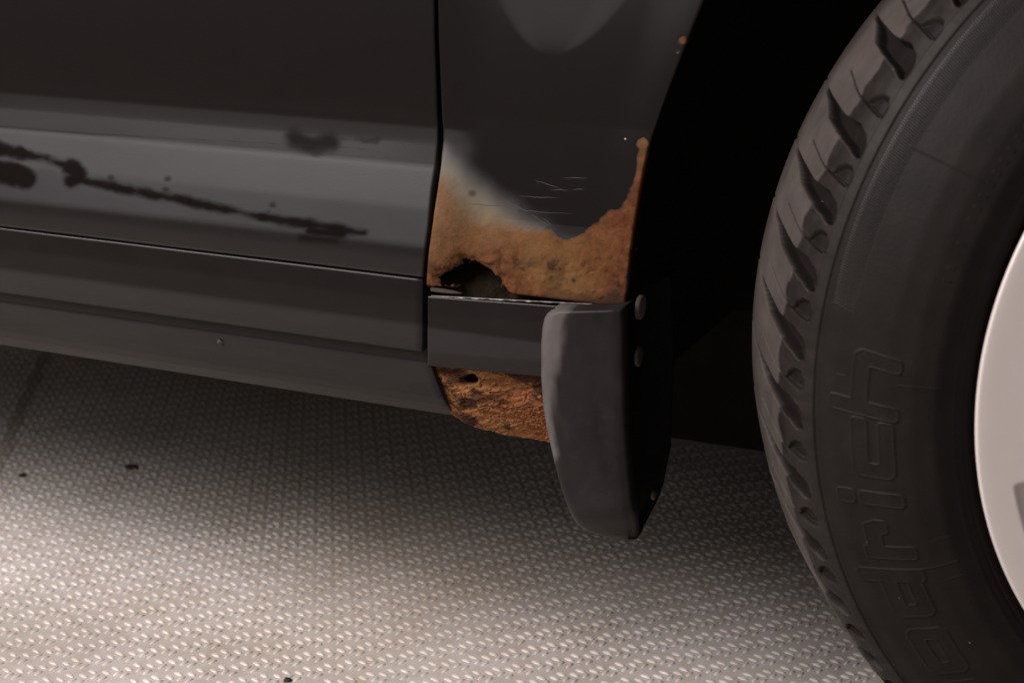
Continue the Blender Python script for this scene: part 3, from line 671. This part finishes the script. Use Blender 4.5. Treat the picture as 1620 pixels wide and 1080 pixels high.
# sidewall lettering, raised, with a crisp outline. (start angle of reading, width, strokes) letters run upward
def rounded(pts): return pts
H_, A_ = 22., 30.; sw = 4.3
def glyph(ch, Wl):
    a_, b_ = sw, Wl-sw; m_ = (a_+b_)/2; t = H_-sw; lo = sw
    G_ = {'o': [[(a_+2, lo), (b_-2, lo), (b_, lo+2), (b_, t-2), (b_-2, t), (a_+2, t), (a_, t-2), (a_, lo+2), (a_+2, lo)]],
          'c': [[(b_, t), (a_+2, t), (a_, t-2), (a_, lo+2), (a_+2, lo), (b_, lo)]],
          'h': [[(a_, 2), (a_, A_-2)], [(a_, t), (b_-2, t), (b_, t-2), (b_, 2)]],
          'i': [[(a_, 2), (a_, H_-5.5)], [(a_, A_-3.5), (a_, A_-2.5)]],
          'r': [[(a_, 2), (a_, H_-2)], [(a_, t), (b_-2, t), (b_, t-4)]],
          'd': [[(b_, A_-2), (b_, 2)], [(b_, t), (a_+2, t), (a_, t-2), (a_, lo+2), (a_+2, lo), (b_, lo)]],
          'G': [[(b_, 21), (b_, A_-6), (b_-2, A_-sw), (a_+2, A_-sw), (a_, A_-6), (a_, 6), (a_+2, lo), (b_, lo), (b_, 14), (m_, 14)]],
          'F': [[(a_, 2), (a_, A_-sw), (b_, A_-sw)], [(a_, 15), (b_-3, 15)]],
          'B': [[(a_, lo), (a_, A_-sw), (b_-2, A_-sw), (b_, 23), (b_-2, 15), (a_, 15)], [(b_-2, 15), (b_, 11), (b_, 8), (b_-2, lo), (a_, lo)]]}
    return G_[ch]
TXT = [('h', -4.7, 2.8), ('c', -11.8, -4.9), ('i', -15.3, -13.0), ('r', -22.1, -17.0), ('d', -30.0, -23.3), ('o', -38.6, -31.6), ('o', -46.6, -39.8)]
lm = side & (Rm > 255) & (Rm < 299)
for ch, d0, d1 in TXT:
    w_ = (d1-d0)*math.pi/180*274; msk = lm & (deg > d0-1) & (deg < d1+1)
    if not msk.any(): continue
    gx = (deg[msk]-d0)*math.pi/180*274; gy = (Rm[msk]-262)/.90; gx = gx-(gy-11)*.12
    dist = np.full(gx.shape, 99.)
    for st in glyph(ch, w_ if ch != 'i' else 2*sw): dist = np.minimum(dist, sdsq(gx, gy, st))
    dist = dist-sw+.3
    rz = .50*np.exp(-((dist+.1)/.55)**2)+.22*sstep(.4, -.4, dist)+.10*(dist < -1)*(.5+.5*np.sin((gx*.8-gy)*3.2))
    depth[msk] -= rz
# thin mould flashes across the sidewall and tread
for dg, r0, r1 in ((24.6, 286.9, 251), (-.45, 261.2, 240), (-.4, 289, 284), (-23.7, 261.1, 241), (-23.7, 289, 285)):
    dl = np.abs(deg-dg)*4.7; depth -= side*.34*np.exp(-(dl/.42)**2)*(Rm < r0)*(Rm > r1)
# small faint legend ring nearer the bead: low-relief circle arcs and dashes
ring = side & (Rm > 236) & (Rm < 252)
depth -= ring*.22*np.exp(-((np.abs(((deg-9) % 38)-6)*4.3-12)/.5)**2)*sstep(1, 0, np.abs(Rm-245)-5)
dl = sstep(.35, .15, np.abs(((deg*1.0) % 1.5)-.75))*(fbm(np.floor(deg/1.5)*3.7, Rm*0+1, 1, 77) > .35)*(deg > 12)*(deg < 40)*ring*(np.abs(Rm-249) < 2.2); depth -= .22*dl
dust_hl = np.where(side, .0+.07*(fbm(TH*25, Rg*90, 4, 33)), dust_hl)
dust_hl = np.clip(dust_hl, 0, 1)
dm = depth/1000
Pt = place(TH, Wg-NW[SI]*dm, Rg-NR[SI]*dm)
# flatten a little where the tyre meets the floor
Pt[..., 2] = np.maximum(Pt[..., 2], .0012)
Pt = Pt.transpose(1, 0, 2)
tyre = part('front_tyre', Pt, gridfaces(len(sel), len(thv), wrap=True, flip=False), MAT_TYRE, attrs={'dust_light': dust_hl.T}, label='worn black tyre with raised sidewall lettering, steered outward at the rear')
# band of fine radial ribs on the upper sidewall
ths = np.radians(np.arange(7.2, 95, .27)); VV = []; FF = []
rr_ = np.array([.2955, .2925, .2890, .2852, .2835])
up_i = [int(np.argmin(np.abs(PRr-q)+(PW < .066)*9)) for q in rr_]
for th in ths:
    b0 = len(VV)
    for q, iu in enumerate(up_i):
        hgt = .00065*min(1, max(.0, (math.degrees(th)-5)/12)) if 0 < q < 4 else -.0002
        for dth, h in ((-.00125, -.0002), (0, hgt), (.00125, -.0002)):
            T_ = np.array(th+dth-q*.0035); VV.append(place(T_, np.array(PW[iu]+NW[iu]*h), np.array(PRr[iu]+NR[iu]*h)))
    for q in range(4):
        for k in range(2): FF.append((b0+q*3+k, b0+q*3+k+1, b0+q*3+4+k, b0+q*3+3+k))
tag(part('sidewall_ribs', np.array(VV), FF, MAT_RIBS, parent=tyre, smooth=False), kind='stuff')
# ---- wheel cover
rc = np.concatenate([np.array([.2085, .2150, .2195, .2211, .2214, .2211, .2204, .2194, .2150]), np.arange(.2125, .02, -.0015)])
wc = np.concatenate([np.array([.082, .090, .0960, .0990, .1003, .1012, .1016, .1017, .10165]), .1016-.00004*np.arange(len(rc)-9)])
tc = np.radians(np.arange(0, 360, .35)); TC, RI = np.meshgrid(tc, np.arange(len(rc)), indexing='ij'); Wc_, Rc_ = wc[RI].copy(), rc[RI]
dgc = np.degrees(TC); sl = ((dgc+24.2+30) % 60)-30
slot = np.minimum((8.6-np.abs(sl))*Rc_*17.45, np.minimum((.2025-Rc_)*1000, (Rc_-.155)*1000)); Wc_ -= .012*sstep(-.6, 3.0, slot)
part('wheel_cover', place(TC, Wc_, Rc_).transpose(1, 0, 2), gridfaces(len(rc), len(tc), wrap=True), MAT_COVER, label='pale silver wheel cover with recessed slots')
th_ = np.linspace(0, 2*math.pi, 97)[:-1]; rr2 = np.array([.212, .212, .06]); ww2 = np.array([.080, -.08, -.05]); T2, I2 = np.meshgrid(th_, np.arange(3), indexing='ij')
part('rim', place(T2, ww2[I2], rr2[I2]).transpose(1, 0, 2), gridfaces(3, 96, wrap=True), MAT_STEEL)
